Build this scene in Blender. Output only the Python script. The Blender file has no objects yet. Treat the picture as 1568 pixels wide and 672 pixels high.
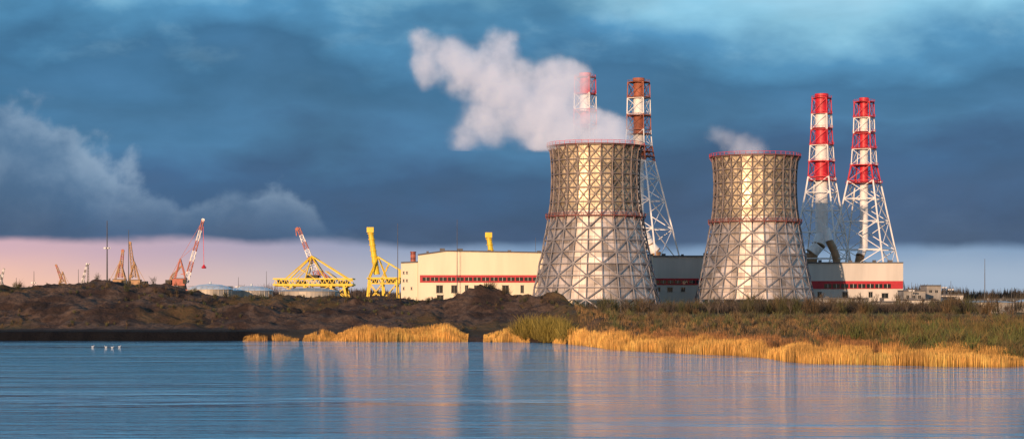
import bpy, math, random
import numpy as np
from mathutils import Vector
random.seed(7); rng=np.random.default_rng(7)
F=2926.; H=10.; G=4.3
def WX(px,d): return (px-784)/F*d
def WZ(py,d): return H-(py-455)/F*d
def P(px,py,d,dy=0): return Vector((WX(px,d),d+dy,WZ(py,d)))
def lin(c): return tuple(((x/255)/12.92 if x/255<=0.04045 else ((x/255+0.055)/1.055)**2.4) for x in c)

# ---------------------------------------------------------------- node helper
class NT:
    def __init__(s,nt): s.nt=nt; s.n=nt.nodes; s.l=nt.links
    def put(s,sock,val):
        if isinstance(val,bpy.types.NodeSocket): s.l.new(val,sock)
        elif val is not None:
            try: sock.default_value=val
            except Exception:
                sock.default_value=(*val,1.0)
    def m(s,op,a,b=None,c=None,clamp=False):
        n=s.n.new('ShaderNodeMath'); n.operation=op; n.use_clamp=clamp
        s.put(n.inputs[0],a); s.put(n.inputs[1],b); s.put(n.inputs[2],c); return n.outputs[0]
    def vm(s,op,a,b=None):
        n=s.n.new('ShaderNodeVectorMath'); n.operation=op
        s.put(n.inputs[0],a)
        if b is not None: s.put(n.inputs[1],b)
        return n.outputs['Value'] if op in('DISTANCE','LENGTH','DOT_PRODUCT') else n.outputs[0]
    def mix(s,f,a,b,blend='MIX'):
        n=s.n.new('ShaderNodeMix'); n.data_type='RGBA'; n.blend_type=blend
        s.put(n.inputs[0],f)
        for i,v in((6,a),(7,b)):
            if isinstance(v,bpy.types.NodeSocket): s.l.new(v,n.inputs[i])
            else: n.inputs[i].default_value=(v[0],v[1],v[2],1)
        return n.outputs[2]
    def ramp(s,f,stops,interp='LINEAR'):
        n=s.n.new('ShaderNodeValToRGB'); s.put(n.inputs[0],f); r=n.color_ramp; r.interpolation=interp
        while len(r.elements)<len(stops): r.elements.new(0.5)
        for e,(p,c) in zip(r.elements,stops):
            e.position=p; e.color=(c[0],c[1],c[2],1)
        return n.outputs[0]
    def noise(s,vec,scale,detail=4,rough=0.5,dist=0.0,col=False):
        n=s.n.new('ShaderNodeTexNoise'); s.put(n.inputs['Vector'],vec)
        n.inputs['Scale'].default_value=scale; n.inputs['Detail'].default_value=detail
        n.inputs['Roughness'].default_value=rough; n.inputs['Distortion'].default_value=dist
        return n.outputs[1] if col else n.outputs[0]
    def ss(s,x,a,b,to0=0.0,to1=1.0):
        n=s.n.new('ShaderNodeMapRange'); n.interpolation_type='SMOOTHSTEP'
        s.put(n.inputs[0],x); n.inputs[1].default_value=a; n.inputs[2].default_value=b
        n.inputs[3].default_value=to0; n.inputs[4].default_value=to1; return n.outputs[0]
    def sep(s,v):
        n=s.n.new('ShaderNodeSeparateXYZ'); s.put(n.inputs[0],v); return n.outputs
    def comb(s,x,y,z):
        n=s.n.new('ShaderNodeCombineXYZ'); s.put(n.inputs[0],x); s.put(n.inputs[1],y); s.put(n.inputs[2],z); return n.outputs[0]

def mat(name,col,rough=0.6,metal=0.0,var=0.25,scale=0.4,streak=False,attr=False,bump=0.0,bscale=3.0,col2=None):
    M=bpy.data.materials.new(name); M.use_nodes=True; t=NT(M.node_tree)
    b=t.n['Principled BSDF']; tc=t.n.new('ShaderNodeTexCoord').outputs['Object']
    v=t.vm('MULTIPLY',tc,(1,1,0.15)) if streak else tc
    n=t.noise(v,scale,6,0.6)
    f=t.ss(n,0.3,0.7)
    if attr:
        a=t.n.new('ShaderNodeAttribute'); a.attribute_name='Col'; base=a.outputs['Color']
        k=t.ss(n,0.3,0.7,1-var,1+var*0.4); kk=t.comb(k,k,k)
        c=t.mix(1.0,base,kk,'MULTIPLY')
    else:
        c2=col2 if col2 else tuple(x*(1-var) for x in col)
        c=t.mix(f,c2,tuple(min(1,x*(1+var*0.25)) for x in col))
    t.l.new(c,b.inputs['Base Color']); b.inputs['Roughness'].default_value=rough; b.inputs['Metallic'].default_value=metal
    if bump:
        bn=t.n.new('ShaderNodeBump'); bn.inputs['Distance'].default_value=bump; bn.inputs['Strength'].default_value=1
        t.l.new(t.noise(tc,bscale,8,0.65),bn.inputs['Height']); t.l.new(bn.outputs[0],b.inputs['Normal'])
    return M

M_steel=mat('steel_lattice',(0.22,0.18,0.17),0.55,0.2,0.3,0.3)
M_steel2=mat('galvanised_steel',(0.25,0.24,0.26),0.55,0.2,0.3,0.3)
M_mast=mat('mast_steel',(0.10,0.10,0.11),0.6,0.2,0.3,0.3)
M_red=mat('red_paint',(0.58,0.02,0.04),0.5,0,0.3,0.25)
M_rust=mat('weathered_red_paint',(0.36,0.11,0.06),0.65,0,0.35,0.4)
M_white=mat('white_paint',(0.78,0.77,0.77),0.5,0,0.15,0.25,streak=True)
M_rail=mat('railing_red_brown',(0.24,0.06,0.05),0.6,0,0.3)
M_clad=mat('cooling_tower_cladding',None,0.40,0.45,0.5,0.16,streak=True,attr=True)
M_inner=mat('tower_inside',(0.08,0.08,0.08),0.9)
M_cream=mat('cream_metal_siding',(0.78,0.68,0.52),0.6,0,0.12,0.1,streak=True)
M_cream2=mat('pale_siding',(0.60,0.56,0.52),0.65,0,0.18,0.1,streak=True)
M_wallred=mat('red_siding',(0.45,0.015,0.03),0.55,0,0.2)
M_glass=mat('window_glass',(0.02,0.025,0.03),0.12,0,0.3)
M_roof=mat('roof_sheet',(0.11,0.11,0.12),0.8)
M_grey=mat('grey_concrete',(0.30,0.29,0.28),0.85,0,0.35,0.3)
M_yel=mat('yellow_paint',(0.80,0.56,0.03),0.5,0,0.2,0.3)
M_dark=mat('dark_machinery',(0.05,0.045,0.04),0.7)
M_craneR=mat('crane_faded_red',(0.45,0.13,0.09),0.6,0,0.3)
M_duct=mat('brown_duct',(0.30,0.18,0.10),0.55,0.3,0.3)
M_tank=mat('tank_shell',(0.42,0.38,0.33),0.55,0.2,0.25,0.3,streak=True)
M_tankroof=mat('tank_roof',(0.60,0.65,0.68),0.5,0.1,0.2,0.3)
M_veg=mat('dry_vegetation',None,0.8,0,0.3,0.15,attr=True)
M_bark=mat('bark',(0.09,0.07,0.055),0.9,0,0.3)
M_feather=mat('white_feathers',(0.6,0.6,0.6),0.7)
M_beak=mat('orange_beak',(0.7,0.25,0.03),0.5)

# ---------------------------------------------------------------- mesh builder
def empty(name,loc):
    e=bpy.data.objects.new(name,None); e.location=loc; bpy.context.collection.objects.link(e); e.empty_display_size=2; return e
class MB:
    def __init__(s): s.v=[];s.f=[];s.m=[]
    def add(s,vs,fs,m=0):
        o=len(s.v); s.v+= [tuple(p) for p in vs]
        for f in fs: s.f.append(tuple(i+o for i in f)); s.m.append(m)
    def box(s,x0,x1,y0,y1,z0,z1,m=0):
        s.add([(x0,y0,z0),(x1,y0,z0),(x1,y1,z0),(x0,y1,z0),(x0,y0,z1),(x1,y0,z1),(x1,y1,z1),(x0,y1,z1)],
              [(0,3,2,1),(4,5,6,7),(0,1,5,4),(1,2,6,5),(2,3,7,6),(3,0,4,7)],m)
    def beam(s,a,b,w,m=0,w2=None):
        s.cyl(a,b,w*0.7071,(w2 if w2 else w)*0.7071,4,m,math.pi/4)
    def cyl(s,a,b,r0,r1,n=12,m=0,ph=0.0):
        a=Vector(a);b=Vector(b);d=(b-a)
        if d.length<1e-6: return
        d.normalize(); up=Vector((0,0,1)) if abs(d.z)<0.95 else Vector((1,0,0))
        x=d.cross(up).normalized(); y=x.cross(d)
        vs=[];
        for c,r in((a,r0),(b,r1)):
            for i in range(n):
                t=ph+2*math.pi*i/n; vs.append(c+x*(r*math.cos(t))+y*(r*math.sin(t)))
        fs=[(i,(i+1)%n,n+(i+1)%n,n+i) for i in range(n)]+[tuple(range(n-1,-1,-1)),tuple(range(n,2*n))]
        s.add(vs,fs,m)
    def revolve(s,cx,cy,prof,n=32,m=0,ph=0.0,cap=False):
        vs=[];
        for r,z in prof:
            for i in range(n):
                t=ph+2*math.pi*i/n; vs.append((cx+r*math.cos(t),cy+r*math.sin(t),z))
        fs=[]
        for k in range(len(prof)-1):
            for i in range(n):
                j=(i+1)%n; fs.append((k*n+i,k*n+j,(k+1)*n+j,(k+1)*n+i))
        if cap: fs.append(tuple(range((len(prof)-1)*n,len(prof)*n)))
        s.add(vs,fs,m)
    def ring(s,cx,cy,r,z,w,n=24,m=0,ph=0.0):
        for i in range(n):
            a=ph+2*math.pi*i/n;b=ph+2*math.pi*(i+1)/n
            s.beam((cx+r*math.cos(a),cy+r*math.sin(a),z),(cx+r*math.cos(b),cy+r*math.sin(b),z),w,m)
    def lattice(s,a,b,wa,wb,n,t,ms):
        a=Vector(a);b=Vector(b);d=(b-a).normalized(); side=Vector((0,1,0)); up=d.cross(side).normalized()
        cor=[(1,1),(1,-1),(-1,-1),(-1,1)]
        pts=[]
        for k in range(n+1):
            f=k/n;c=a.lerp(b,f);w=(wa+(wb-wa)*f)/2
            pts.append([c+side*(w*i)+up*(w*j) for i,j in cor])
        for k in range(n):
            m=ms[k%len(ms)]
            for i in range(4):
                s.beam(pts[k][i],pts[k+1][i],t,m)
                j=(i+1)%4
                s.beam(pts[k][i],pts[k+1][j] ,t*0.6,m); s.beam(pts[k+1][i],pts[k+1][j],t*0.6,m)
    def obj(s,name,mats,parent=None,smooth=False,cols=None):
        me=bpy.data.meshes.new(name); L=Vector((0,0,0)) if parent is None else parent.location
        vs=[(p[0]-L.x,p[1]-L.y,p[2]-L.z) for p in s.v]
        me.from_pydata(vs,[],s.f)
        for m in mats: me.materials.append(m)
        me.polygons.foreach_set('material_index',s.m)
        if smooth: me.polygons.foreach_set('use_smooth',[True]*len(s.f))
        if cols is not None:
            at=me.color_attributes.new('Col','FLOAT_COLOR','CORNER'); arr=[]
            for p in me.polygons:
                c=cols[p.index]
                for _ in range(p.loop_total): arr+= [c[0],c[1],c[2],1]
            at.data.foreach_set('color',arr)
        me.update()
        o=bpy.data.objects.new(name,me); bpy.context.collection.objects.link(o)
        if parent: o.parent=parent
        return o

# ---------------------------------------------------------------- numpy noise
_tab=rng.random((256,256))
def vn(x,y):
    xi=np.floor(x).astype(int); yi=np.floor(y).astype(int); fx=x-xi; fy=y-yi
    fx=fx*fx*(3-2*fx); fy=fy*fy*(3-2*fy)
    a=_tab[xi%256,yi%256];b=_tab[(xi+1)%256,yi%256];c=_tab[xi%256,(yi+1)%256];d=_tab[(xi+1)%256,(yi+1)%256]
    return (a*(1-fx)+b*fx)*(1-fy)+(c*(1-fx)+d*fx)*fy
def fbm(x,y,o=5,g=0.5):
    r=0;a=1;t=0
    for i in range(o):
        r=r+a*vn(x*2**i+17.3*i,y*2**i+9.1*i); t+=a; a*=g
    return r/t
def ridg(x,y,o=5):
    r=0;a=1;t=0
    for i in range(o):
        r=r+a*(1-np.abs(2*vn(x*2**i+5.3*i,y*2**i+3.7*i)-1)); t+=a;a*=0.5
    return r/t
def sm(x,a,b):
    t=np.clip((x-a)/(b-a),0,1); return t*t*(3-2*t)
# shoreline measured from the photograph (x, distance)
SX=[-2000,-130,-60,-20,2,10,15,19,27,33,37,41,43,46,58,70,76,84,100,160,2000]
SY=[440,437,439,436,430,418,398,368,350,338,334,326,300,291,283,279,282,300,290,250,200]
def shore(x): return np.interp(x,SX,SY)+ (fbm(x/7,x*0+3.3,4)-0.5)*8
CX=[(p-784)*0.169 for p in (-300,0,100,130,250,280,350,420,470,560,620,700,790,850,900,950,1010)]
CZ=[10,11.9,12.0,12.5,12.0,10.9,10.0,9.6,8.8,9.2,8.4,8.0,8.4,8.0,7.4,6.2,4.3]
PILES=[(-9,482,7,3.6),(-4,490,9,2.5),(-20,478,4,2.0),(2,480,5,2.2),(11,478,6,2.6),(18,486,5,1.8),(-62,470,8,2),(-100,466,10,2.5),(-120,480,9,1.5),(-84,475,7,1.6),(-45,468,7,1.3)]
def hgt(x,y):
    x=np.asarray(x,float);y=np.asarray(y,float)
    s=y-shore(x)
    wl=1-sm(x,8,40)
    nf=1-sm(y,560,640)
    hb=2.1*(1-sm(x,-62,-50))+.9*sm(x,-62,-50)
    base=np.interp(s,[-40,-4,0,2.2,18,60],[-2.5,-0.6,0,1.0,2.5,4.3])
    base=np.where((s>0)&(s<18),np.where(s<2.2,hb*s/2.2,hb+(2.5-hb)*(s-2.2)/15.8),base)
    bp=sm(s,12,60)*(1-sm(s,66,125))
    n1=ridg(x/26,y/20,5); n2=fbm(x/5,y/5,4)
    mound=(np.interp(x,CX,CZ)-4.2)*bp*(0.72+0.42*n1)
    for px,py,r,h in PILES:
        mound=mound+h*np.exp(-(((x-px)**2+(y-py)**2)/r**2))*(0.8+0.4*n2)
    zn=sm(s,8,25)*(1-sm(s,90,130))
    zl=base+mound+(n2-0.5)*2.4*zn+(ridg(x/8,y/6,5)-0.6)*2.6*zn+(ridg(x/2.5,y/2.5,3)-.6)*0.9*zn
    zr=np.interp(s,[-40,-4,0,12,60,150],[-2.5,-0.5,0,0.5,2.0,4.3])+(n2-0.5)*0.5*nf*sm(s,2,10)
    z=wl*zl+(1-wl)*zr
    return z*nf+ (1-nf)*G

def grid_mesh(name,xs,ys,zf,M):
    X,Y=np.meshgrid(xs,ys); Z=zf(X,Y); n=X.size; nx=len(xs);ny=len(ys)
    me=bpy.data.meshes.new(name); co=np.stack([X.ravel(),Y.ravel(),Z.ravel()],1).astype(np.float32)
    i=np.arange(nx-1)[None,:]+np.arange(ny-1)[:,None]*nx
    q=np.stack([i,i+1,i+1+nx,i+nx],-1).reshape(-1,4)
    me.vertices.add(n); me.vertices.foreach_set('co',co.ravel())
    me.loops.add(q.size); me.loops.foreach_set('vertex_index',q.ravel().astype(np.int32))
    me.polygons.add(len(q)); me.polygons.foreach_set('loop_start',(np.arange(len(q))*4).astype(np.int32)); me.polygons.foreach_set('loop_total',np.full(len(q),4,np.int32))
    me.polygons.foreach_set('use_smooth',np.ones(len(q),bool))
    me.update(calc_edges=True); me.materials.append(M)
    o=bpy.data.objects.new(name,me); bpy.context.collection.objects.link(o); return o

# ground material
Mg=bpy.data.materials.new('earth_and_dry_grass'); Mg.use_nodes=True; t=NT(Mg.node_tree); b=t.n['Principled BSDF']
tc=t.n.new('ShaderNodeTexCoord').outputs['Object']; X,Y,Z=t.sep(tc)
n1=t.noise(tc,0.10,8,0.65); n2=t.noise(tc,0.9,8,0.7); n3=t.noise(tc,0.035,4,0.5)
soil=t.ramp(n1,[(0.3,(0.028,0.020,0.017)),(0.45,(0.070,0.043,0.033)),(0.55,(0.15,0.098,0.072)),(0.64,(0.08,0.052,0.04)),(0.75,(0.04,0.027,0.023))])
soil=t.mix(t.ss(n2,0.35,0.7,0.0,0.6),soil,(0.025,0.018,0.016))
grass=t.ramp(n2,[(0.3,(0.05,0.035,0.016)),(0.5,(0.16,0.10,0.04)),(0.7,(0.07,0.075,0.025))])
gm=t.m('ADD',t.ss(X,0,50),t.ss(n3,0.50,0.62,0,0.55),clamp=True)
c=t.mix(gm,soil,grass)
low_dark=t.ss(t.m('ADD',Z,t.m('MULTIPLY',n2,0.8)),2.5,3.1,1.0,0.0)  # ground colour goes near black towards the waterline, strongest on the left bank
low_dark=t.m('MULTIPLY',low_dark,t.ss(X,-62,-52,1,.45))
c=t.mix(low_dark,c,(0.008,0.007,0.008))
t.l.new(c,b.inputs['Base Color']); b.inputs['Roughness'].default_value=0.95; b.inputs['Specular IOR Level'].default_value=.15
bn=t.n.new('ShaderNodeBump'); bn.inputs['Distance'].default_value=0.9; t.l.new(t.noise(tc,0.9,8,0.7),bn.inputs['Height']); t.l.new(bn.outputs[0],b.inputs['Normal'])
def sp(a,bb,k): return list(np.linspace(a,bb,k,endpoint=False))
xs=np.array([-25000,-9000,-3000,-1200,-600,-350]+sp(-240,-190,12)+sp(-190,190,560)+sp(190,300,20)+[350,600,1200,3000,9000,25000])
ys=np.array([-3000,-500,0,120]+sp(190,430,200)+sp(430,580,230)+sp(580,700,16)+[700,800,900,1000,1300,2000,4000,9000,25000])
grid_mesh('ground',xs,ys,hgt,Mg)

# water
Mw=bpy.data.materials.new('water'); Mw.use_nodes=True; t=NT(Mw.node_tree); b=t.n['Principled BSDF']
b.inputs['Base Color'].default_value=(0.05,0.25,0.42,1); b.inputs['Roughness'].default_value=0.04; b.inputs['IOR'].default_value=1.6
tc=t.n.new('ShaderNodeTexCoord').outputs['Object']
w0=t.noise(t.vm('MULTIPLY',tc,(0.035,0.13,1)),1.0,3,0.55,0.6)
w1=t.noise(t.vm('MULTIPLY',tc,(0.12,0.40,1)),1.0,4,0.6,0.5)
w2=t.noise(t.vm('MULTIPLY',tc,(0.8,1.6,1)),1.0,4,0.6,0.4)
pt=t.noise(t.vm('MULTIPLY',tc,(0.007,0.045,1)),1.0,6,0.7,.3)
amp=t.ss(pt,0.40,0.60,0.25,1.6)
hh=t.m('ADD',t.m('MULTIPLY',w0,0.55),t.m('MULTIPLY',t.m('ADD',t.m('MULTIPLY',w1,0.40),t.m('MULTIPLY',w2,0.20)),amp))
bn=t.n.new('ShaderNodeBump'); bn.inputs['Distance'].default_value=1.0; bn.inputs['Strength'].default_value=1
t.l.new(hh,bn.inputs['Height']); t.l.new(bn.outputs[0],b.inputs['Normal'])
m=MB(); m.add([(-25000,-3000,0),(25000,-3000,0),(25000,1000,0),(-25000,1000,0)],[(0,1,2,3)]); m.obj('water',[Mw])

# ---------------------------------------------------------------- cooling towers
def cooling_tower(px,d):
    cx=WX(px,d); cy=d; z0=G; HT=WZ(224,800)-G
    e=empty('cooling_tower',(cx,cy,z0))
    def R(z): return float(np.interp(z,[0,10,20.8,30,39.1,45,53,60,65,HT],[27.9,25.6,23.3,21.5,19.9,19.05,18.5,18.55,19.0,19.5]))
    N=24; ph=math.radians(4)
    m=MB(); cols=[]
    NP=48; rows=[5.0]+list(np.linspace(8,39.1,12))+list(np.linspace(41.5,HT-0.8,12))
    r2=random.Random(px)
    for k in range(len(rows)-1):
        za,zb=rows[k],rows[k+1]; ra,rb=R(za)-1.1,R(zb)-1.1
        rowq=r2.uniform(.88,1.08)
        for i in range(NP):
            fa=ph+2*math.pi*(i//2)/N; fb=ph+2*math.pi*(i//2+1)/N
            def pt(r,z,u): return (cx+r*((1-u)*math.cos(fa)+u*math.cos(fb)),cy+r*((1-u)*math.sin(fa)+u*math.sin(fb)),z)
            u0=0.5*(i%2)+0.012; u1=u0+0.476; g=0.05
            m.add([pt(ra,za+g,u0),pt(ra,za+g,u1),pt(rb,zb-g,u1),pt(rb,zb-g,u0)],[(0,1,2,3)])
            q=(0.50+0.20*r2.random())*rowq
            if r2.random()<0.16: q*=0.62
            if za>41: cols.append((q*1.2,q*1.0,q*0.72))
            else: cols.append((q*1.12,q*0.98,q*0.90))
    m.obj('cladding_panels',[M_clad],e,cols=cols)
    m=MB(); m.revolve(cx,cy,[(R(z)-1.3,z) for z in [5]+list(np.linspace(8,HT,14))],N,0,ph)
    m.obj('inner_shell',[M_inner],e)
    m=MB()
    lv=list(np.linspace(0,39.1,9))+list(np.linspace(39.1,HT-0.6,6))[1:]
    def q(i,z,o=0.0):
        a=ph+2*math.pi*i/N; r=R(z)+o; return (cx+r*math.cos(a),cy+r*math.sin(a),z)
    for k in range(len(lv)-1):
        za,zb=lv[k],lv[k+1]; up=za>=39
        mm=0 if up else 1
        for i in range(N):
            m.beam(q(i,za),q(i,zb),0.38 if up else .3,mm)
            if up:
                m.beam(q(i,za),q(i+1,zb),0.3,mm); m.beam(q(i+1,za),q(i,zb),0.3,mm)
                zm=(za+zb)/2; m.beam(q(i,zm,-0.3),q(i+1,zm,-0.3),0.2,mm)
            elif (i+k)%2==0: m.beam(q(i,za,.15),q(i+1,zb,.15),0.44,mm)
            else: m.beam(q(i+1,za,.15),q(i,zb,.15),0.44,mm)
            m.beam(q(i,zb),q(i+1,zb),0.44,mm)
            m.beam(q(i,zb),q(i,zb,-1.2),0.25,mm)
    m.obj('steel_frame',[M_steel,M_steel2],e)
    m=MB()
    for z,o,hh,mt in((HT-0.4,1.1,1.3,0),(39.1,1.2,1.2,1)):
        r=R(z)
        m.revolve(cx,cy,[(r-1.0,z),(r+o,z),(r+o,z+0.3),(r-1.0,z+0.3),(r-1.0,z)],N,1,ph)
        for i in range(N*2):
            a=ph+math.pi*i/N; x=cx+(r+o-.1)*math.cos(a); y=cy+(r+o-.1)*math.sin(a)
            m.beam((x,y,z+.3),(x,y,z+hh+.25),0.16,mt)
        m.ring(cx,cy,r+o-.1,z+hh+.2,0.16,N*2,mt,ph); m.ring(cx,cy,r+o-.1,z+hh*.6,0.12,N*2,1,ph)
        for i in range(N):
            a=ph+2*math.pi*i/N
            m.beam((cx+r*math.cos(a),cy+r*math.sin(a),z-1.8),(cx+(r+o)*math.cos(a),cy+(r+o)*math.sin(a),z),0.2,1)
    m.obj('walkways',[M_red,M_rail],e)
    for c in e.children: c.location.z+=z0
cooling_tower(912,800); cooling_tower(1156,860)

# ---------------------------------------------------------------- chimneys
def chimney(px,d,topy,prof,rs,bands,boty,redm,elbow=None):
    cx=WX(px,d);cy=d;k=d/F
    e=empty('lattice_chimney',(cx,cy,G)); zt=WZ(topy,d)
    ys_=[p[0] for p in prof]; hs=[p[1]*k for p in prof]
    def HW(z): return float(np.interp((H-z)/k+455,ys_,hs))
    def col(z):
        y=(H-z)/k+455
        for a,b2,c in bands:
            if a<=y<b2: return 0 if c=='r' else 1
        return 1
    m=MB(); cuts=sorted(set([topy,boty]+[a for a,_,_ in bands]+[b2 for _,b2,_ in bands]))
    cuts=[c for c in cuts if topy<=c<=boty]
    for a,b2 in zip(cuts[:-1],cuts[1:]):
        m.revolve(cx,cy,[(rs*k,WZ(b2,d)),(rs*k,WZ(a,d))],28,col((WZ(a,d)+WZ(b2,d))/2))
    for yy in np.arange(topy+12,boty,22.0):
        z=WZ(yy,d); m.revolve(cx,cy,[(rs*k+.02,z-.1),(rs*k+.15,z-.1),(rs*k+.15,z+.1),(rs*k+.02,z+.1)],28,col(z))
    m.revolve(cx,cy,[(rs*k+.02,zt-1.2),(rs*k+.35,zt-1.2),(rs*k+.35,zt+.3),(rs*k-.25,zt+.3),(rs*k-.25,zt-3)],28,0)
    m.revolve(cx,cy,[(rs*k*0.93,zt-2.5),(0.01,zt-2.5)],28,2)
    m.obj('stack',[redm,M_white,M_dark],e,smooth=False)
    m=MB(); ph=math.radians(18)
    def c(i,z):
        R=HW(z)/math.cos(ph); a=ph+i*math.pi/2; return Vector((cx+R*math.cos(a),cy+R*math.sin(a),z))
    y=topy+6; lv=[y]
    while y<455:
        hw=np.interp(y,ys_,[p[1] for p in prof]); y+=max(24,hw*1.05) ; lv.append(y)
    zs=[WZ(v,d) for v in lv]; zs[-1]=G
    for j in range(len(zs)-1):
        za,zb=zs[j],zs[j+1]; mm=col((za+zb)/2)
        big=HW(zb)>7.6
        lw=0.72 if big else 0.5
        for i in range(4):
            m.beam(c(i,za),c(i,zb),lw,mm)
            m.beam(c(i,za),c(i+1,zb),lw*.5,mm); m.beam(c(i+1,za),c(i,zb),lw*.5,mm)
            m.beam(c(i,za),c(i+1,za),lw*.6,col(za-.5))
            if j%2==0:
                a=ph+i*math.pi/2; m.beam(c(i,za),(cx+rs*k*math.cos(a),cy+rs*k*math.sin(a),za),lw*.4,mm)
    m.obj('lattice_mast',[redm,M_white],e)
    m=MB()
    pl=[topy+6]+[b2 for _,b2,_ in bands]
    for yy in pl:
        z=WZ(yy,d); r=HW(z)*1.06
        m.revolve(cx,cy,[(rs*k+.1,z),(r,z),(r,z+.2),(rs*k+.1,z+.2)],8,0,ph)
        m.ring(cx,cy,r,z+1.2,0.12,8,0,ph)
        for i in range(16):
            a=ph+i*math.pi/8; rr=r*(1 if i%2==0 else math.cos(math.pi/8)); m.beam((cx+rr*math.cos(a),cy+rr*math.sin(a),z+.2),(cx+rr*math.cos(a),cy+rr*math.sin(a),z+1.2),0.1,0)
    m.obj('platforms',[redm],e)
    if elbow:
        m=MB()
        pts=[Vector((cx,cy,WZ(boty-3,d)))]+[Vector((WX(a,d),cy-2,WZ(b2,d))) for a,b2 in elbow]
        n=len(pts)
        for j in range(n-1):
            rr=rs*k*1.02
            m.cyl(pts[j],pts[j+1],rr,rr,20,0 if j<n-2 else 1)
            m.cyl(pts[j+1]-(pts[j+1]-pts[j]).normalized()*.3,pts[j+1]+(pts[j+1]-pts[j]).normalized()*.3,rr*1.08,rr*1.08,20,1)
        m.obj('flue_duct',[M_white,M_duct],e)
    return e
chimney(896,960,113,[(113,16),(250,19),(403,60)],8,[(113,145,'r'),(145,172,'w'),(172,198,'r'),(198,226,'w'),(226,252,'r')],395,M_red,[(900,415),(905,450)])
chimney(978,960,121,[(121,17),(205,19),(235,22),(392,64),(460,82)],8,[(121,150,'r'),(150,178,'w'),(178,206,'r'),(206,233,'w'),(233,240,'r')],345,M_rust,[(984,355),(994,375),(1004,386),(1006,430)])
chimney(1258,990,145,[(145,15),(200,17),(275,22),(403,48),(460,60)],9.5,[(145,175,'r'),(175,197,'w'),(197,222,'r'),(222,248,'w'),(248,277,'r')],362,M_red,[(1252,376),(1242,388),(1238,430)])
chimney(1323,990,151,[(151,16),(200,17),(254,21),(403,56),(460,72)],6.3,[(151,180,'r'),(180,203,'w'),(203,228,'r'),(228,254,'w'),(254,281,'r')],380,M_red,[(1316,392),(1308,430)])
e=empty('exhaust_duct',(WX(1280,975),975,G)); m=MB()
pp=[P(1265,350,970),P(1269,368,970),P(1277,383,970),P(1281,396,970),P(1281,440,970)]
for j in range(4): m.cyl(pp[j],pp[j+1],1.9,2.1,20,0 if j<1 else 1)
m.obj('duct_pipe',[M_white,M_duct],e)

# ---------------------------------------------------------------- buildings
def building(name,px0,px1,topy,d,depth,wall,roofpts=None,band=None,strip=None,wins=(),ribs=True,base=True):
    k=d/F; x0,x1=WX(px0,d),WX(px1,d); zt=WZ(topy,d)
    e=empty(name,((x0+x1)/2,d,G)); m=MB()
    pts=[(x0,G-1)]+[(WX(a,d),WZ(b2,d)) for a,b2 in (roofpts or [(px0,topy),(px1,topy)])]+[(x1,G-1)]
    n=len(pts)
    vs=[(x,d,z) for x,z in pts]+[(x,d+depth,z) for x,z in pts]
    fs=[tuple(range(n)),tuple(range(2*n-1,n-1,-1)),(0,n,n+1,1),(n-2,2*n-2,2*n-1,n-1)]
    m.add(vs,fs)
    if ribs:
        x=x0+1.2
        while x<x1-.5:
            zz=float(np.interp(x,[p[0]+i*1e-6 for i,p in enumerate(pts)][1:-1],[p[1] for p in pts][1:-1]))
            m.box(x-.06,x+.06,d-.05,d-.002,G,zz-.8); x+=6.0
    m.obj('walls',[wall],e)
    m=MB()
    for i in range(1,n-2):
        a,b2=pts[i],pts[i+1]
        m.add([(a[0]-.0,d-.5,a[1]+.02),(b2[0],d-.5,b2[1]+.02),(b2[0],d+depth+.5,b2[1]+.02),(a[0],d+depth+.5,a[1]+.02),
               (a[0],d-.5,a[1]+.6),(b2[0],d-.5,b2[1]+.6),(b2[0],d+depth+.5,b2[1]+.6),(a[0],d+depth+.5,a[1]+.6)],
              [(0,1,5,4),(1,2,6,5),(2,3,7,6),(3,0,4,7),(4,5,6,7),(0,3,2,1)])
    xr=x0+4
    r3=random.Random(px0)
    while xr<x1-4:
        zz=float(np.interp(xr,[p[0]+i*1e-6 for i,p in enumerate(pts)][1:-1],[p[1] for p in pts][1:-1]))+.55
        w=r3.uniform(.5,1.3); m.box(xr-w,xr+w,d+6,d+6+2*w,zz,zz+r3.uniform(.5,1.5)); xr+=r3.uniform(6,16)
    m.obj('roof',[M_roof],e)
    if band:
        m=MB(); a,b2,c,dd=band; m.box(WX(a,d),WX(b2,d),d-.18,d-.055,WZ(dd,d),WZ(c,d)); m.obj('red_band',[M_wallred],e)
    if strip:
        m=MB(); a,b2,c,dd,step=strip; x=a
        while x+step*.85<=b2:
            m.box(WX(x,d),WX(x+step*.85,d),d-.24,d-.184,WZ(dd,d),WZ(c,d),0)
            m.box(WX(x+step*.4,d),WX(x+step*.45,d),d-.3,d-.243,WZ(dd,d),WZ(c,d),1); x+=step
        m.obj('window_strip',[M_glass,M_cream2],e)
    if wins:
        m=MB()
        for a,b2,c,dd in wins:
            X0,X1,Z0,Z1=WX(a,d),WX(b2,d),WZ(dd,d),WZ(c,d)
            m.box(X0,X1,d-.10,d-.053,Z0,Z1,0)
            m.box(X0-.15,X1+.15,d-.25,d-.056,Z1+.01,Z1+.25,1); m.box(X0-.15,X1+.15,d-.25,d-.056,Z0-.25,Z0-.01,1)
            xm=(X0+X1)/2; m.box(xm-.06,xm+.06,d-.16,d-.103,Z0,Z1,1)
        m.obj('windows',[M_glass,M_grey],e)
    if base:
        m=MB(); m.box(x0,x1,d-.22,d-.06,G,G+1.6); m.obj('plinth',[M_grey],e)
    return e
LW=[(668,678),(691,700),(712,717),(726,732),(747,752),(769,779),(797,802)]
building('power_plant_hall',640,1000,387,850,45,M_cream,roofpts=[(640,391),(683,385),(800,387),(1000,391)],band=(643,845,421,432.5),strip=(647,842,424.5,430,13),
   wins=[(a,b2,437,448) for a,b2 in LW]+[(669,679,452,462),(772,780,450,462)])
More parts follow.
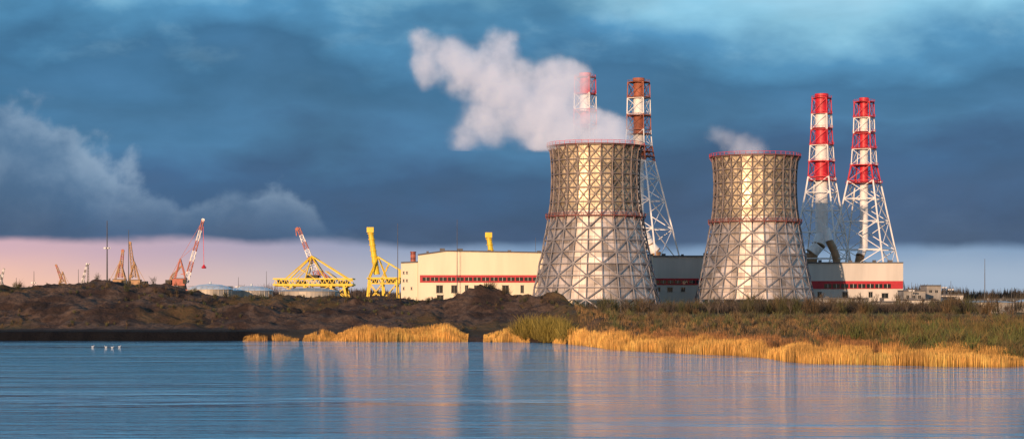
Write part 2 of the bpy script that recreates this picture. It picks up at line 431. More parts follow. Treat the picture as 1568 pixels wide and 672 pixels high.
building('annexe_building',614,639.6,403,851,30,M_cream,roofpts=[(614,403),(639.6,402)],wins=[(617,619,416,419),(622,624,416,419),(617,619,428,431),(622,624,428,431),(629,631,440,443),(617,619,440,443)],ribs=False)
building('turbine_hall',985,1110,393,905,22,M_cream2,band=(990,1105,426,436),strip=(1000,1100,429,434,11),wins=[(1005,1011,440,446),(1022,1030,440,446),(1043,1049,440,446)])
building('boiler_hall',1215,1383,403,930,30,M_cream2,band=(1216,1382.6,430,442),strip=(1262,1370,434.5,441,13),wins=[(1252,1258,447,455),(1290,1298,447,460),(1330,1336,447,455),(1350,1360,449,456)])
building('workshop_building',1384,1417,446,880,14,M_grey,wins=[(1388,1392,452,457),(1397,1401,452,457),(1406,1410,452,457),(1388,1392,463,468),(1406,1410,463,468)])
building('substation_building',1419,1441,438,900,14,M_grey,wins=[(1423,1427,444,448),(1432,1436,444,448),(1423,1427,456,460)])
building('warehouse',1255,1330,458,780,12,M_grey,wins=[(1262,1268,463,468),(1285,1291,463,468),(1312,1318,463,468)])
building('brick_shed',1340,1378,463,760,9,M_grey,wins=[(1346,1350,467,471),(1362,1366,467,471)])
building('warehouse',1386,1436,460,820,10,M_cream2,wins=[(1392,1398,464,468),(1408,1414,464,468),(1424,1430,464,468)])
building('substation_building',1443,1466,456,950,10,M_tankroof,wins=[(1447,1450,459,462),(1456,1459,459,462)])
m=MB(); cx=WX(633,860)
for j,(a,b2) in enumerate([(386,390),(390,394),(394,398),(398,404)]): m.revolve(cx,858,[(1.2,WZ(b2,858)),(1.2,WZ(a,858))],16,j%2)
m.revolve(cx,858,[(1.2,WZ(386,858)),(1.4,WZ(386,858)),(1.4,WZ(385,858)),(0.9,WZ(385,858))],16,0)
m.revolve(cx,858,[(1.7,WZ(410,858)),(1.7,WZ(402,858)),(1.2,WZ(401,858))],16,0); m.obj('vent_stack',[M_rail,M_craneR])

# ---------------------------------------------------------------- cranes
def harbour_crane(bx,d,tip,piv,colm,boomm,hook=None,sz=1.0,back=-1):
    X=WX(bx,d); e=empty('harbour_crane',(X,d,G)); w=5*sz; hp=9*sz
    m=MB()
    for sx in(-1,1):
        for sy in(-1,1): m.beam((X+sx*w,d+sy*w,G),(X+sx*w*.6,d+sy*w*.6,G+hp),1.1*sz,0,0.8*sz); m.box(X+sx*w-1.4*sz,X+sx*w+1.4*sz,d+sy*w-.5,d+sy*w+.5,G,G+.9*sz,1)
    for sy in(-1,1): m.beam((X-w*.8,d+sy*w*.8,G+hp*.5),(X+w*.8,d+sy*w*.8,G+hp*.5),.7*sz)
    for sx in(-1,1): m.beam((X+sx*w*.8,d-w*.8,G+hp*.5),(X+sx*w*.8,d+w*.8,G+hp*.5),.7*sz)
    m.box(X-w*.75,X+w*.75,d-w*.75,d+w*.75,G+hp,G+hp+.8*sz); m.obj('portal',[colm,M_dark],e)
    z=G+hp+.8*sz
    m=MB(); m.cyl((X,d,z),(X,d,z+2*sz),2.6*sz,2.2*sz,20,1); z+=2*sz
    m.box(X-3.2*sz+back*1.5*sz,X+3.2*sz+back*1.5*sz,d-2.5*sz,d+2.5*sz,z,z+3.6*sz); m.box(X-3.4*sz+back*1.5*sz,X+3.4*sz+back*1.5*sz,d-2.7*sz,d+2.7*sz,z+3.6*sz,z+3.9*sz,1)
    m.box(X-back*2.0*sz-1*sz,X-back*2.0*sz+1*sz,d-4*sz,d-2.6*sz,z+1,z+3.2*sz,2)
    m.box(X+back*7*sz-1.5*sz,X+back*7*sz+1.5*sz,d-2*sz,d+2*sz,z+.5,z+3*sz,1)
    m.beam((X+back*2*sz,d,z+.5),(X+back*7*sz,d,z+.5),.6*sz); m.obj('machine_house',[colm,M_dark,M_glass],e)
    m=MB(); A=Vector((X+back*1.0*sz,d,z+14*sz))
    for sy in(-1,1):
        m.beam((X-back*2*sz,d+sy*2*sz,z+3*sz),A+Vector((0,sy*.5,0)),.6*sz); m.beam((X+back*4*sz,d+sy*2*sz,z+3*sz),A+Vector((0,sy*.5,0)),.5*sz)
        m.beam((X+back*.5*sz,d+sy*1.8*sz,z+6*sz),(X-back*1.5*sz,d+sy*1.8*sz,z+6*sz),.35*sz)
    piv_=P(*piv,d); T=P(*tip,d)
    m.beam(A,T,.16*sz); m.beam(A,piv_.lerp(T,.6),.16*sz); m.beam(A,Vector((X+back*7*sz,d,z+3*sz)),.2*sz); m.obj('a_frame',[colm],e)
    m=MB(); m.lattice(piv_,T,2.2*sz,1.0*sz,12,.3*sz,[0,0,1,1]); m.cyl(T+Vector((0,-.5,0)),T+Vector((0,.5,0)),.9*sz,.9*sz,12,0); m.obj('boom',boomm,e)
    if hook:
        m=MB(); Hk=Vector((T.x+.4,d,WZ(hook,d))); m.beam(T,Hk,.22); m.cyl(Hk,Hk+Vector((0,0,-1.4)),.3,1.2,10); m.cyl(Hk+Vector((0,0,-1.4)),Hk+Vector((0,0,-2.0)),1.5,1.0,10); m.obj('grab_hook',[M_red],e)
harbour_crane(279,1000,(311,337),(285,432),M_craneR,[M_white,M_craneR],hook=405,sz=1.0)
harbour_crane(264,1150,(277,408),(262,425),M_duct,[M_duct,M_duct],sz=.7)
harbour_crane(187,1050,(188,384),(184,425),M_duct,[M_craneR,M_duct],sz=1.0)
harbour_crane(203,1080,(199,372),(205,425),M_duct,[M_duct,M_duct],sz=1.0,back=1)
harbour_crane(94,1500,(86,406),(96,432),M_duct,[M_duct,M_craneR],sz=1.0,back=1)
harbour_crane(129,1500,(133,404),(127,430),M_grey,[M_white,M_grey],sz=.8)
harbour_crane(2,1700,(6,412),(0,436),M_grey,[M_grey,M_white],sz=1.0)
def unloader():
    d=1050; e=empty('ship_unloader_crane',(WX(480,d),d,G)); m=MB()
    for y in(-9,9):
        for a,b2 in((436,450),(474,468),(505,510),(534,528)):
            m.beam(P(a,462,d,y),P(b2,436,d,y),1.2)
        for a,b2 in((436,474),(474,505),(505,534)): m.beam(P(a,458,d,y),P(b2,438,d,y),.5); m.beam(P(a,438,d,y),P(b2,458,d,y),.5)
        m.beam(P(422,436,d,y),P(541,436,d,y),1.1); m.beam(P(422,427,d,y),P(541,427,d,y),.8)
        for i in range(16):
            x=422+i*7.4; m.beam(P(x,436,d,y),P(x+3.7,427,d,y),.35); m.beam(P(x+3.7,427,d,y),P(x+7.4,436,d,y),.35)
        m.beam(P(440,427,d,y),P(478,392,d,y*.3),.6); m.beam(P(478,392,d,y*.3),P(538,430,d,y),.6); m.beam(P(478,392,d,y*.3),P(470,427,d,y),.5); m.beam(P(478,392,d,y*.3),P(500,427,d,y),.45)
        m.beam(P(452,427,d,y),P(478,402,d,y*.3),.35); m.beam(P(500,415,d,y*.6),P(516,427,d,y),.4); m.beam(P(458,411,d,y*.6),P(486,427,d,y),.3)
    for x in(422,450,480,510,541): m.beam(P(x,436,d,-9),P(x,436,d,9),1.0); m.beam(P(x,427,d,-9),P(x,427,d,9),.7)
    m.obj('gantry',[M_yel],e)
    m=MB()
    for a,b2,c,dd in((426,440,429,437),(492,512,428,441),(520,534,430,440),(455,468,430,439),(470,488,421,427)):
        m.box(WX(a,d),WX(b2,d),d-6,d+4,WZ(dd,d),WZ(c,d))
    m.box(WX(424,d),WX(540,d),d-8,d+8,WZ(437.2,d)-.5,WZ(437.2,d)-.1,1); m.obj('machinery_cabins',[M_dark,M_yel],e)
    m=MB(); m.lattice(P(487,426,d),P(457,349,d),3,1.6,14,.35,[0,0,1,1]); m.beam(P(457,349,d),P(453,352,d),1.5); m.beam(P(453,352,d),P(454,361,d),.5)
    m.lattice(P(487,415,d),P(507,428,d),2,1,4,.4,[0]); m.beam(P(478,392,d),P(460,356,d),.2); m.obj('boom',[M_craneR,M_white],e)
unloader()
def bulk_crane(ox,d,topd=0):
    e=empty('stacker_crane',(WX(575+ox,d),d,G)); m=MB(); f=lambda x,y,dy=0: P(x+ox,y+topd,d,dy)
    m.cyl(f(567,352),f(577,420),1.3,1.5,12); m.box(f(562,0).x,f(572.5,0).x,d-2,d+2,f(0,356).z,f(0,348).z)
    for k in range(8):
        a=f(567,352).lerp(f(577,420),k/8+.08); m.cyl(a,a+Vector((0,0,-.4)),1.8,1.8,12)
    m.beam(f(571,356),f(581,420),.4)
    m.obj('mast',[M_yel],e)
    m=MB()
    for y in(-5,5):
        m.beam(f(579,393,y*.4),f(612,413,y),.6); m.beam(f(579,393,y*.4),f(566,424,y),.6); m.beam(f(564,426,y),f(612,426,y),.9); m.beam(f(564,434,y),f(612,434,y),.6)
        m.beam(f(579,393,y*.4),f(592,426,y),.4); m.beam(f(612,413,y),f(612,434,y),.6); m.beam(f(596,403,y*.7),f(585,426,y),.35)
        for x in(566,586,608): m.beam(f(x,426,y),f(x+(2 if x>580 else -3),462,y),.9)
        m.beam(f(566,434,y),f(586,460,y),.4); m.beam(f(586,434,y),f(566,460,y),.4); m.beam(f(608,434,y),f(586,460,y),.4)
        for i in range(8): m.beam(f(564+6*i,434,y),f(567+6*i,426,y),.3); m.beam(f(567+6*i,426,y),f(570+6*i,434,y),.3)
    for x in(564,586,612): m.beam(f(x,426,-5),f(x,426,5),.8)
    m.obj('gantry',[M_yel],e)
    m=MB(); m.box(f(592,0).x,f(606,0).x,d-4,d+4,f(0,433).z,f(0,427).z); m.box(f(570,0).x,f(578,0).x,d-4,d+3,f(0,433).z,f(0,427.5).z); m.obj('cabins',[M_dark],e)
bulk_crane(0,960); bulk_crane(181,1010,topd=8)

# ---------------------------------------------------------------- masts
def mast(px,topy,d,r=.16,lamps=True,lattice=False,name='light_mast'):
    x=WX(px,d);z=WZ(topy,d);m=MB()
    if lattice: m.lattice((x,d,G-1),(x,d,z),1.6,.5,16,.16,[0])
    else: m.cyl((x,d,G-1.5),(x,d,z),r*1.8,r*.6,8); m.cyl((x,d,G-1.5),(x,d,G+.6),r*3,r*2.6,8)
    if lamps:
        zz=z-(z-G)*.30 if not lattice else z
        m.revolve(x,d,[(r,zz),(1.1,zz),(1.1,zz+.15),(r,zz+.15)],10)
        for i in range(6):
            a=i*math.pi/3; m.box(x+1.1*math.cos(a)-.25,x+1.1*math.cos(a)+.25,d+1.1*math.sin(a)-.2,d+1.1*math.sin(a)+.2,zz-.3,zz+.25,1)
    m.obj(name,[M_mast,M_white])
mast(164,338,760,.24); mast(197,352,800,.17,False,name='lightning_mast'); mast(609,342,790,.13,False,name='lightning_mast'); mast(700,336,620,.10,False,name='lightning_mast')
mast(52,415,900,.16); mast(1508,396,700,.13,False,name='lightning_mast'); mast(1456,430,900,.14,True); mast(1396,432,870,.12,True); mast(135,404,1200,.2,True,True); mast(408,415,900,.12,False,name='lightning_mast')
mast(1468,448,820,.14); mast(1549,440,900,.12,False,name='lightning_mast'); mast(25,425,1100,.18); mast(820,364,900,.12,False,name='lightning_mast')
mast(1446,440,1000,.5,True,True); mast(120,412,1000,.16,False,name='lightning_mast'); mast(365,424,900,.13); mast(1537,452,820,.12)

# ---------------------------------------------------------------- tanks
def tank(px,hw,topy,d,dome=1.2,rm=M_tankroof,sm_=M_tank):
    x=WX(px,d);r=hw*d/F;z=WZ(topy,d); e=empty('storage_tank',(x,d,G)); m=MB()
    m.revolve(x,d,[(r,G-1),(r,z)],48)
    for i in range(1,5):
        zz=G+(z-G)*i/4; m.revolve(x,d,[(r+.01,zz-.12),(r+.14,zz-.12),(r+.14,zz),(r+.01,zz)],48)
    for i in range(24):
        a=i*math.pi/12; m.beam((x+(r+.06)*math.cos(a),d+(r+.06)*math.sin(a),G),(x+(r+.06)*math.cos(a),d+(r+.06)*math.sin(a),z-.2),.14)
    m.obj('shell',[sm_],e)
    m=MB(); m.revolve(x,d,[(r+.2,z+.01),(r*.85,z+dome*.45),(r*.5,z+dome*.85),(.3,z+dome),(.01,z+dome)],48); m.cyl((x,d,z+dome),(x,d,z+dome+.8),.4,.4,8); m.obj('roof',[rm],e,smooth=True)
    m=MB(); m.ring(x,d,r,z+1.1,.07,48)
    for i in range(24):
        a=i*math.pi/12; m.beam((x+r*math.cos(a),d+r*math.sin(a),z),(x+r*math.cos(a),d+r*math.sin(a),z+1.1),.07)
    for s in(0,.6): m.beam((x-r*.6+s,d-r*.82,G),(x-r*.6+s,d-r*.82,z+1),.08)
    m.obj('railing',[M_steel2],e)
tank(322,34,443,660,1.9); tank(385,33,445,680,1.7); tank(474,46,446,610,1.1,M_tank,M_tank); tank(1513,39,463,700,.8,M_tank,M_tank); tank(1585,30,462,740,1.2,M_tankroof,M_tank)

# ---------------------------------------------------------------- blades vegetation
def blades(name,bx,by,bz,hh,ww,lean,cols,M=M_veg,tip=0.25):
    n=len(bx); a=rng.random(n)*2*np.pi; l=rng.random(n)*2*np.pi
    dx=np.cos(a)*ww/2;dy=np.sin(a)*ww/2; lx=np.cos(l)*lean;ly=np.sin(l)*lean
    v=np.zeros((n,6,3))
    for j,(f,w) in enumerate(((0,1),(0.55,0.85),(1.0,tip))):
        ff=f**1.5
        v[:,2*j,0]=bx-dx*w+lx*ff;v[:,2*j,1]=by-dy*w+ly*ff;v[:,2*j,2]=bz+hh*f
        v[:,2*j+1,0]=bx+dx*w+lx*ff;v[:,2*j+1,1]=by+dy*w+ly*ff;v[:,2*j+1,2]=bz+hh*f
    me=bpy.data.meshes.new(name); me.vertices.add(n*6); me.vertices.foreach_set('co',v.astype(np.float32).ravel())
    b0=np.arange(n)[:,None]*6; q=np.concatenate([b0+np.array([0,1,3,2]),b0+np.array([2,3,5,4])],1).reshape(-1,4)
    me.loops.add(q.size); me.loops.foreach_set('vertex_index',q.ravel().astype(np.int32))
    me.polygons.add(len(q)); me.polygons.foreach_set('loop_start',(np.arange(len(q))*4).astype(np.int32)); me.polygons.foreach_set('loop_total',np.full(len(q),4,np.int32))
    me.update(calc_edges=True)
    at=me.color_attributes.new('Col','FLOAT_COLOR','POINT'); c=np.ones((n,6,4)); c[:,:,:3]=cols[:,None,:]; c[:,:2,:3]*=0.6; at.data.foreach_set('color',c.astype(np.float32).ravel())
    me.materials.append(M); o=bpy.data.objects.new(name,me); bpy.context.collection.objects.link(o); return o
def colr(n,base,v=.3):
    k=1+(rng.random(n)-.5)*2*v
    return np.array(base)[None,:]*k[:,None]
def reedbed(name,x0,x1,s0,s1,n,h0,w=.07,base=(.76,.42,.11),thin=0.35,dark=(.30,.14,.05)):
    x=rng.uniform(x0,x1,n); s=s0+(s1-s0)*rng.random(n)**1.1; y=shore(x)+s
    d=fbm(x/4+3,y/4,4); keep=(d>thin)&(fbm(x/9+40,x*0+1.5,3)+rng.random(n)*.1>0.30)
    x,y,d=x[keep],y[keep],d[keep]; s=s[keep]
    ed=np.minimum(sm(x,x0,x0+5),1-sm(x,x1-5,x1))
    h=h0*(.45+.95*fbm(x/5,y/5,4))*(.7+.45*rng.random(len(x)))*(.25+.75*ed)
    z=np.maximum(hgt(x,y),-.15)-.1
    c=colr(len(x),base,.4); pv=(.5+.95*fbm(x/6+9,y/3,4))[:,None]; c=c*pv
    back=sm(s+7*(fbm(x/8,y/8,3)-.5),5,18)[:,None]
    c=c*(1-back)+back*colr(len(x),dark,.4)
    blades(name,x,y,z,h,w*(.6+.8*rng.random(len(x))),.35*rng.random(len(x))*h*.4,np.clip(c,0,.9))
reedbed('reed_bed',-48,-39,-1,3,3500,1.9)
reedbed('reed_bed',-40.5,-10,-1.5,6,15000,2.5)
reedbed('reed_bed',-62,-49,-1,1.0,1600,1.4,thin=.47)
reedbed('reed_bed',-6.5,4,-2.5,5,6000,2.2)
reedbed('reed_bed',8,21,-2.5,7,7000,2.4)
reedbed('reed_bed',15,78,-4,14,50000,2.2,w=.06)
reedbed('reed_bed',24,80,12,55,45000,1.7,w=.08,thin=.40)

def shrubs(name,cx,cy,hs,nper,base,w=.06,spread=.55,v=.35):
    n=len(cx)*nper; i=np.repeat(np.arange(len(cx)),nper)
    R=hs[i]; x=cx[i]+rng.normal(0,.16,n)*R; y=cy[i]+rng.normal(0,.16,n)*R
    f=rng.random(n); z=hgt(cx[i],cy[i])-.1+f*f*R*.55
    h=R*(.25+.45*rng.random(n)); c=np.asarray(base)
    cc=(c[i] if c.ndim==2 else np.repeat(c[None,:],n,0))*(1+(rng.random(n)[:,None]-.5)*2*v)
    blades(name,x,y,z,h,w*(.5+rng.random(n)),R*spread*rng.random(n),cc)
pal=np.array([(.15,.10,.045),(.10,.105,.035),(.19,.12,.055),(.07,.055,.035),(.13,.12,.04)])
n=1500; cx=rng.uniform(18,150,n); cy=shore(cx)+rng.uniform(22,210,n); cy=np.minimum(cy,600)
shrubs('willow_scrub',cx,cy,rng.uniform(1.0,2.6,n),70,pal[rng.integers(0,5,n)],.08)
n=420; cx=rng.uniform(-8,170,n); cy=rng.uniform(640,740,n); k=fbm(cx/9,cy/30,3)>.44; cx,cy=cx[k],cy[k]
shrubs('willow_scrub',cx,cy,rng.uniform(2.4,6.8,len(cx))*(.5+.8*fbm(cx/12,cx*0,3)),130,pal[rng.integers(0,5,len(cx))]*.65,.10,.5)
n=520; cx=rng.uniform(60,120,n); cy=shore(cx)+rng.uniform(9,80,n)
shrubs('green_bushes',cx,cy,rng.uniform(1.8,4.2,n),150,pal[rng.integers(0,2,n)]*np.array([1.1,1.15,.8]),.10)
n=120; cx=rng.uniform(72,100,n); cy=shore(cx)+rng.uniform(0,16,n)
shrubs('green_bushes',cx,cy,rng.uniform(1.6,3.2,n),150,pal[rng.integers(0,2,n)]*np.array([1.1,1.1,.8]),.10)
n=46; cx=rng.normal(7.5,3.0,n); cy=shore(cx)+rng.uniform(0,9,n)
shrubs('yellow_green_bush',cx,cy,rng.uniform(2.2,5.0,n),240,np.tile([[.25,.19,.035]],(n,1)),.09)
n=900; cx=rng.uniform(-135,25,n); cy=shore(cx)+rng.uniform(14,75,n); k=fbm(cx/14,cy/14,3)>.5; cx,cy=cx[k],cy[k]
shrubs('dry_grass_tufts',cx,cy,rng.uniform(.4,1.3,len(cx)),40,pal[rng.integers(0,5,len(cx))]*.8,.07)
n=130; cx=rng.uniform(-135,12,n); cy=shore(cx)+rng.uniform(50,75,n); k=fbm(cx/8+3,cx*0+2,3)>.48; cx,cy=cx[k],cy[k]
shrubs('mound_scrub',cx,cy,rng.uniform(.8,2.3,len(cx)),70,pal[rng.integers(0,5,len(cx))]*.6,.06)
n=70000; x=rng.uniform(15,160,n); y=shore(x)+rng.uniform(25,190,n); k=fbm(x/10,y/14,4)>.42; x,y=x[k],y[k]
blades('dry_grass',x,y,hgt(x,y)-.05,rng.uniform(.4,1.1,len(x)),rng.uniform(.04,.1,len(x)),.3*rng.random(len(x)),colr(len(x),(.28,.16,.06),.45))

def tree_mesh(m,x,y,z,h,r):
    def br(p,dr,L,rad,lev):
        q=p+dr*L; m.cyl(p,q,rad,rad*.62,5 if lev<2 else 3)
        if lev>=5 or rad<.012: return
        nb=r.randint(2,3) if lev else 4
        for i in range(nb):
            nd=(dr+Vector((r.uniform(-1,1),r.uniform(-1,1),r.uniform(-.15,.7)))*(.62)).normalized()
            br(p+dr*L*r.uniform(.55,1.0),nd,L*r.uniform(.62,.85),rad*.66,lev+1)
    br(Vector((x,y,z-.3)),Vector((r.uniform(-.08,.08),r.uniform(-.08,.08),1)).normalized(),h*.27,h*.026,0)
rt=random.Random(5)
for px,d,h in [(1086,600,7.5),(1100,620,9),(1128,580,6.5),(1210,600,7),(1236,640,8),(1262,700,10),(1275,690,9),(1300,720,11),(1318,700,10),(1345,690,9),(1372,700,10),(1388,660,8),(1412,690,9),(1430,700,8),(905,620,6),(930,620,6),(960,600,6),(985,610,7),(870,600,6),(1500,560,6),(1545,540,6)]:
    m=MB(); x=WX(px,d); tree_mesh(m,x,d,float(hgt(x,d)),h,rt); m.obj('bare_tree',[M_bark])
for px,d,h in [(355,900,14),(372,930,17),(388,900,15),(402,950,14),(545,930,12),(556,960,12),(596,940,13),(622,800,9)]:
    m=MB(); x=WX(px,d); tree_mesh(m,x,d,G,h,rt); m.obj('bare_tree',[M_bark])
def belt(name,x0,x1,y,h,n,base,w=.5):
    x=rng.uniform(x0,x1,n); yy=y+rng.uniform(-30,30,n); e=fbm(x/35,x*0+y,5)
    hh=h*(.25+1.2*e)*(.6+.5*rng.random(n)); z=G+hh*.4*rng.random(n)
    blades(name,x,yy,z,hh*.6,w*(.5+rng.random(n)),rng.random(n)*1.6,colr(n,base,.4))
belt('distant_trees',-900,-80,1900,16,26000,(.06,.045,.045),.7)
belt('distant_trees',-900,1000,2600,17,30000,(.055,.05,.06),1.0)
belt('distant_trees',220,700,1500,13,16000,(.055,.045,.035),.5)
belt('distant_trees',WX(345,900),WX(420,900),905,11,3500,(.09,.06,.05),.18)
belt('tree_row',WX(1000,690),WX(1470,690),690,5.0,16000,(.07,.05,.035),.12)
belt('tree_row',WX(1430,760),WX(1600,760),760,5.5,7000,(.06,.05,.03),.14)
for px0,px1,ty,d in[(95,118,440,1700),(140,172,437,1500),(215,250,438,1600),(10,40,441,1800),(318,350,439,1500),(1442,1475,452,1000),(1530,1568,458,1100)]:
    building('port_shed',px0,px1,ty,d,25,random.choice([M_cream2,M_grey,M_tankroof]),ribs=False,base=False,wins=[(px0+4,px0+7,ty+4,ty+7),(px1-8,px1-5,ty+4,ty+7)])

def swan(px,py,s=1.0,fl=1):
    d=F*H/(py-455); x=WX(px,d); e=empty('swan',(x,d,0)); me=bpy.data.meshes.new('body')
    pts=[(-.75,0,.36,.05),(-.5,0,.27,.17),(-.15,0,.22,.27),(.2,0,.22,.25),(.42,0,.30,.14),(.52,0,.50,.075),(.48,0,.72,.06),(.55,0,.88,.06),(.68,0,.88,.075),(.80,0,.83,.035)]
    me.from_pydata([(fl*p[0]*s,p[1]*s,p[2]*s) for p in pts],[(i,i+1) for i in range(len(pts)-1)],[])
    o=bpy.data.objects.new('body',me); bpy.context.collection.objects.link(o); o.parent=e
    sk=o.modifiers.new('s','SKIN'); o.modifiers.new('u','SUBSURF').levels=2
    for i,p in enumerate(pts): me.skin_vertices[0].data[i].radius=(p[3]*s,p[3]*s)
    me.skin_vertices[0].data[2].use_root=True; me.materials.append(M_feather)
    m=MB(); m.cyl((x+fl*.80*s,d,.83*s),(x+fl*.96*s,d,.79*s),.035*s,.01*s,8); m.obj('beak',[M_beak],e)
swan(142,531,.42); swan(162,531.5,.42,-1); swan(172,532,.4); swan(183,531,.4)

# ---------------------------------------------------------------- steam
def steam(name,puffs,dens,d,box,amp=2.3):
    M=bpy.data.materials.new(name+'_volume'); M.use_nodes=True; t=NT(M.node_tree)
    t.n.remove(t.n['Principled BSDF']); out=t.n['Material Output']
    tc=t.n.new('ShaderNodeTexCoord').outputs['Object']
    k=d/F
    wv=t.vm('SCALE',t.vm('SUBTRACT',t.noise(tc,0.06,3,0.5,col=True),(.5,.5,.5)),None)
    wv.node.inputs['Scale'].default_value=9.0
    p=t.vm('ADD',tc,wv); cur=None
    for a,b2,r,w,dy in puffs:
        c=P(a,b2,d); dist=t.vm('DISTANCE',p,(c.x,c.y+dy,c.z))
        f=t.m('MULTIPLY',t.m('SUBTRACT',1.0,t.m('DIVIDE',dist,r*k)),w)
        cur=f if cur is None else t.m('SMOOTH_MAX',cur,f,.15)
    n=t.noise(tc,0.10,7,0.62)
    v=t.m('ADD',cur,t.m('MULTIPLY',t.m('SUBTRACT',n,.5),amp))
    v=t.m('MULTIPLY',t.ss(v,-.10,1.05),t.ss(cur,0.0,.35))
    dn=t.m('MULTIPLY',v,dens)
    vs=t.n.new('ShaderNodeVolumePrincipled'); vs.inputs['Color'].default_value=(.94,.95,1,1); t.l.new(dn,vs.inputs['Density']); vs.inputs['Anisotropy'].default_value=-.22
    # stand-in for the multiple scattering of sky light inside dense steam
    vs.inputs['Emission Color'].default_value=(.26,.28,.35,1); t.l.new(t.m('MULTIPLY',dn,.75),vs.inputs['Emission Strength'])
    t.l.new(vs.outputs[0],out.inputs['Volume'])
    try: M.cycles.volume_step_rate=0.32
    except Exception as ex: print(ex)
    m=MB(); x0,x1,y0,y1=box; m.box(WX(x0,d),WX(x1,d),d-20,d+20,WZ(y1,d),WZ(y0,d)); return m.obj(name,[M])
steam('steam_plume',[(915,222,62,1.7,0),(870,216,60,1.7,-2),(942,210,40,1.4,2),(895,195,46,1.3,2),(850,185,68,1.2,0),(815,175,70,1.1,3),(785,145,66,1.1,-2),(850,140,62,1.1,0),(876,122,42,.9,2),(745,185,56,.8,0),(750,120,60,1,0),(712,108,52,.95,2),(765,80,48,.9,0),(690,92,46,.9,0),(655,98,40,.8,0),(650,70,36,.7,1),(720,208,42,.6,0),(825,212,46,1.0,0)],.11,800,(585,990,5,231))
steam('steam_plume',[(1150,238,34,1.1,0),(1130,228,32,1.0,0),(1112,216,26,.8,0),(1096,206,22,.6,0)],.045,860,(1060,1205,180,243),1.9)

# ---------------------------------------------------------------- sun + sky
SA=math.radians(22); SE=math.radians(7)
sd=Vector((-math.sin(SA)*math.cos(SE),-math.cos(SA)*math.cos(SE),math.sin(SE)))
L=bpy.data.lights.new('sun','SUN'); L.energy=5.0; L.angle=math.radians(.5); L.color=(1,.65,.40)
lo=bpy.data.objects.new('sun',L); lo.rotation_euler=(-sd).to_track_quat('-Z','Y').to_euler(); lo.location=(-100,-100,100); bpy.context.collection.objects.link(lo)
Wd=bpy.data.worlds.new('World'); bpy.context.scene.world=Wd; Wd.use_nodes=True; t=NT(Wd.node_tree); bg=t.n['Background']
sk=t.n.new('ShaderNodeTexSky'); sk.sky_type='NISHITA'; sk.sun_disc=False; sk.sun_elevation=SE; sk.sun_rotation=math.atan2(sd.x,sd.y)%(2*math.pi)
nish=t.mix(1.0,sk.outputs[0],(.10,.10,.10),'MULTIPLY')
g=t.n.new('ShaderNodeTexCoord').outputs['Generated']; x,y,z=t.sep(g)
hz=t.m('SQRT',t.m('ADD',t.m('MULTIPLY',x,x),t.m('MULTIPLY',y,y)))
v=t.m('DIVIDE',z,t.m('MAXIMUM',hz,.001)); a=t.m('ARCTAN2',x,y)
v=t.m('ABSOLUTE',v)
q=t.comb(x,y,t.m('MULTIPLY',z,2.1))
nb=t.noise(q,6.5,6,.50,.1); nm=t.noise(q,14,6,.50,.15); nw=t.noise(t.comb(x,y,t.m('MULTIPLY',z,2.8)),8,7,.52,.3)
nf=t.noise(t.comb(x,y,t.m('MULTIPLY',z,2.0)),26,8,.55,.2)
vv=t.m('ADD',v,t.m('MULTIPLY',t.m('SUBTRACT',nb,.5),.10)); vv=t.m('ADD',vv,t.m('MULTIPLY',t.m('SUBTRACT',nm,.5),.05)); vv=t.m('ADD',vv,t.m('MULTIPLY',t.m('SUBTRACT',nf,.5),.012))
vv=t.m('ADD',vv,t.m('MULTIPLY',t.m('MULTIPLY',a,.06),t.ss(v,.10,.16)))
S=lambda yy:(455-yy)/F/.4
cl=t.ramp(t.m('DIVIDE',vv,.4),[(S(400),lin((70,98,134))),(S(330),lin((56,86,124))),(S(250),lin((52,92,134))),(S(180),lin((66,118,160))),(S(120),lin((54,106,146))),
   (S(60),lin((76,138,180))),(S(-5),lin((136,194,222))),(.5,lin((178,224,245))),(.75,lin((172,222,248))),(1,lin((120,168,208)))])
cl=t.mix(1.0,cl,t.comb(*(t.ss(nw,.28,.74,.84,1.22),)*3),'MULTIPLY')
ws=t.m('MULTIPLY',t.ss(nf,.52,.74),t.ss(v,.10,.15)); cl=t.mix(t.m('MULTIPLY',ws,.22),cl,lin((160,200,220)))
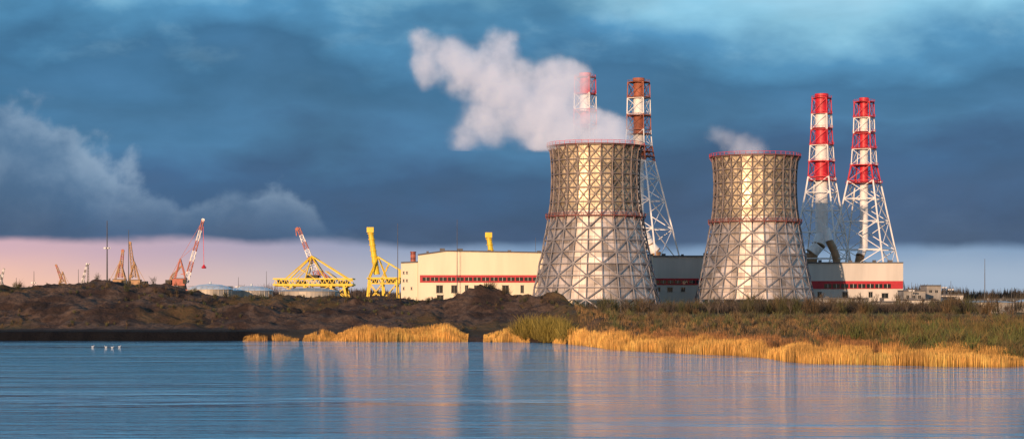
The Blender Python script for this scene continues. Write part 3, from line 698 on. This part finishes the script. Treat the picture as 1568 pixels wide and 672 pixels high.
# cumulus bank in the lower left
nc=t.noise(t.comb(x,y,t.m('MULTIPLY',z,1.1)),17,9,.52,.1)
top=t.m('ADD',t.m('MULTIPLY',a,-.27),.022)
ed=t.m('SUBTRACT',t.m('ADD',top,t.m('MULTIPLY',t.m('SUBTRACT',nc,.5),.12)),v)
cm=t.m('MULTIPLY',t.ss(ed,-.002,.010),t.ss(v,.026,.070,.12,1)); cm=t.m('MULTIPLY',cm,t.ss(a,-.03,-.11))
rim=t.ss(ed,.0,.035,1,0)
nc2=t.noise(t.comb(x,y,t.m('MULTIPLY',z,1.2)),26,8,.55,.1)
cc=t.mix(t.m('MULTIPLY',t.ss(nc2,.30,.62),t.m('ADD',t.m('MULTIPLY',rim,.6),.4)),lin((76,112,150)),lin((150,174,200)))
cl=t.mix(t.m('MULTIPLY',cm,.8),cl,cc)
edge=t.m('ADD',t.m('MULTIPLY',a,-.013),.0275); edge=t.m('ADD',edge,t.m('MULTIPLY',t.m('SUBTRACT',nm,.5),.014))
sm_=t.ss(t.m('SUBTRACT',v,edge),-.0035,.003,1,0)
lft=t.ss(a,-.30,.02)
lo1=t.mix(lft,lin((252,200,176)),lin((165,184,206))); hi1=t.mix(lft,lin((216,178,190)),lin((124,156,192)))
st=t.mix(t.ss(t.m('ADD',v,t.m('MULTIPLY',t.m('SUBTRACT',nw,.5),.02)),.006,.028),lo1,hi1)
cl=t.mix(sm_,cl,st)
cov=t.ss(y,-.6,.1,.55,.94)
fin=t.mix(cov,nish,cl); t.l.new(fin,bg.inputs[0]); bg.inputs[1].default_value=1.0

cam=bpy.data.cameras.new('camera'); co=bpy.data.objects.new('camera',cam); bpy.context.collection.objects.link(co)
co.location=(0,0,H); co.rotation_euler=(math.radians(90),0,0); cam.sensor_width=36; cam.lens=F/1568*36; cam.shift_y=(455-336)/1568; cam.clip_start=1; cam.clip_end=60000
sc=bpy.context.scene; sc.camera=co
sc.view_settings.view_transform='Standard'; sc.view_settings.look='None'; sc.view_settings.exposure=0
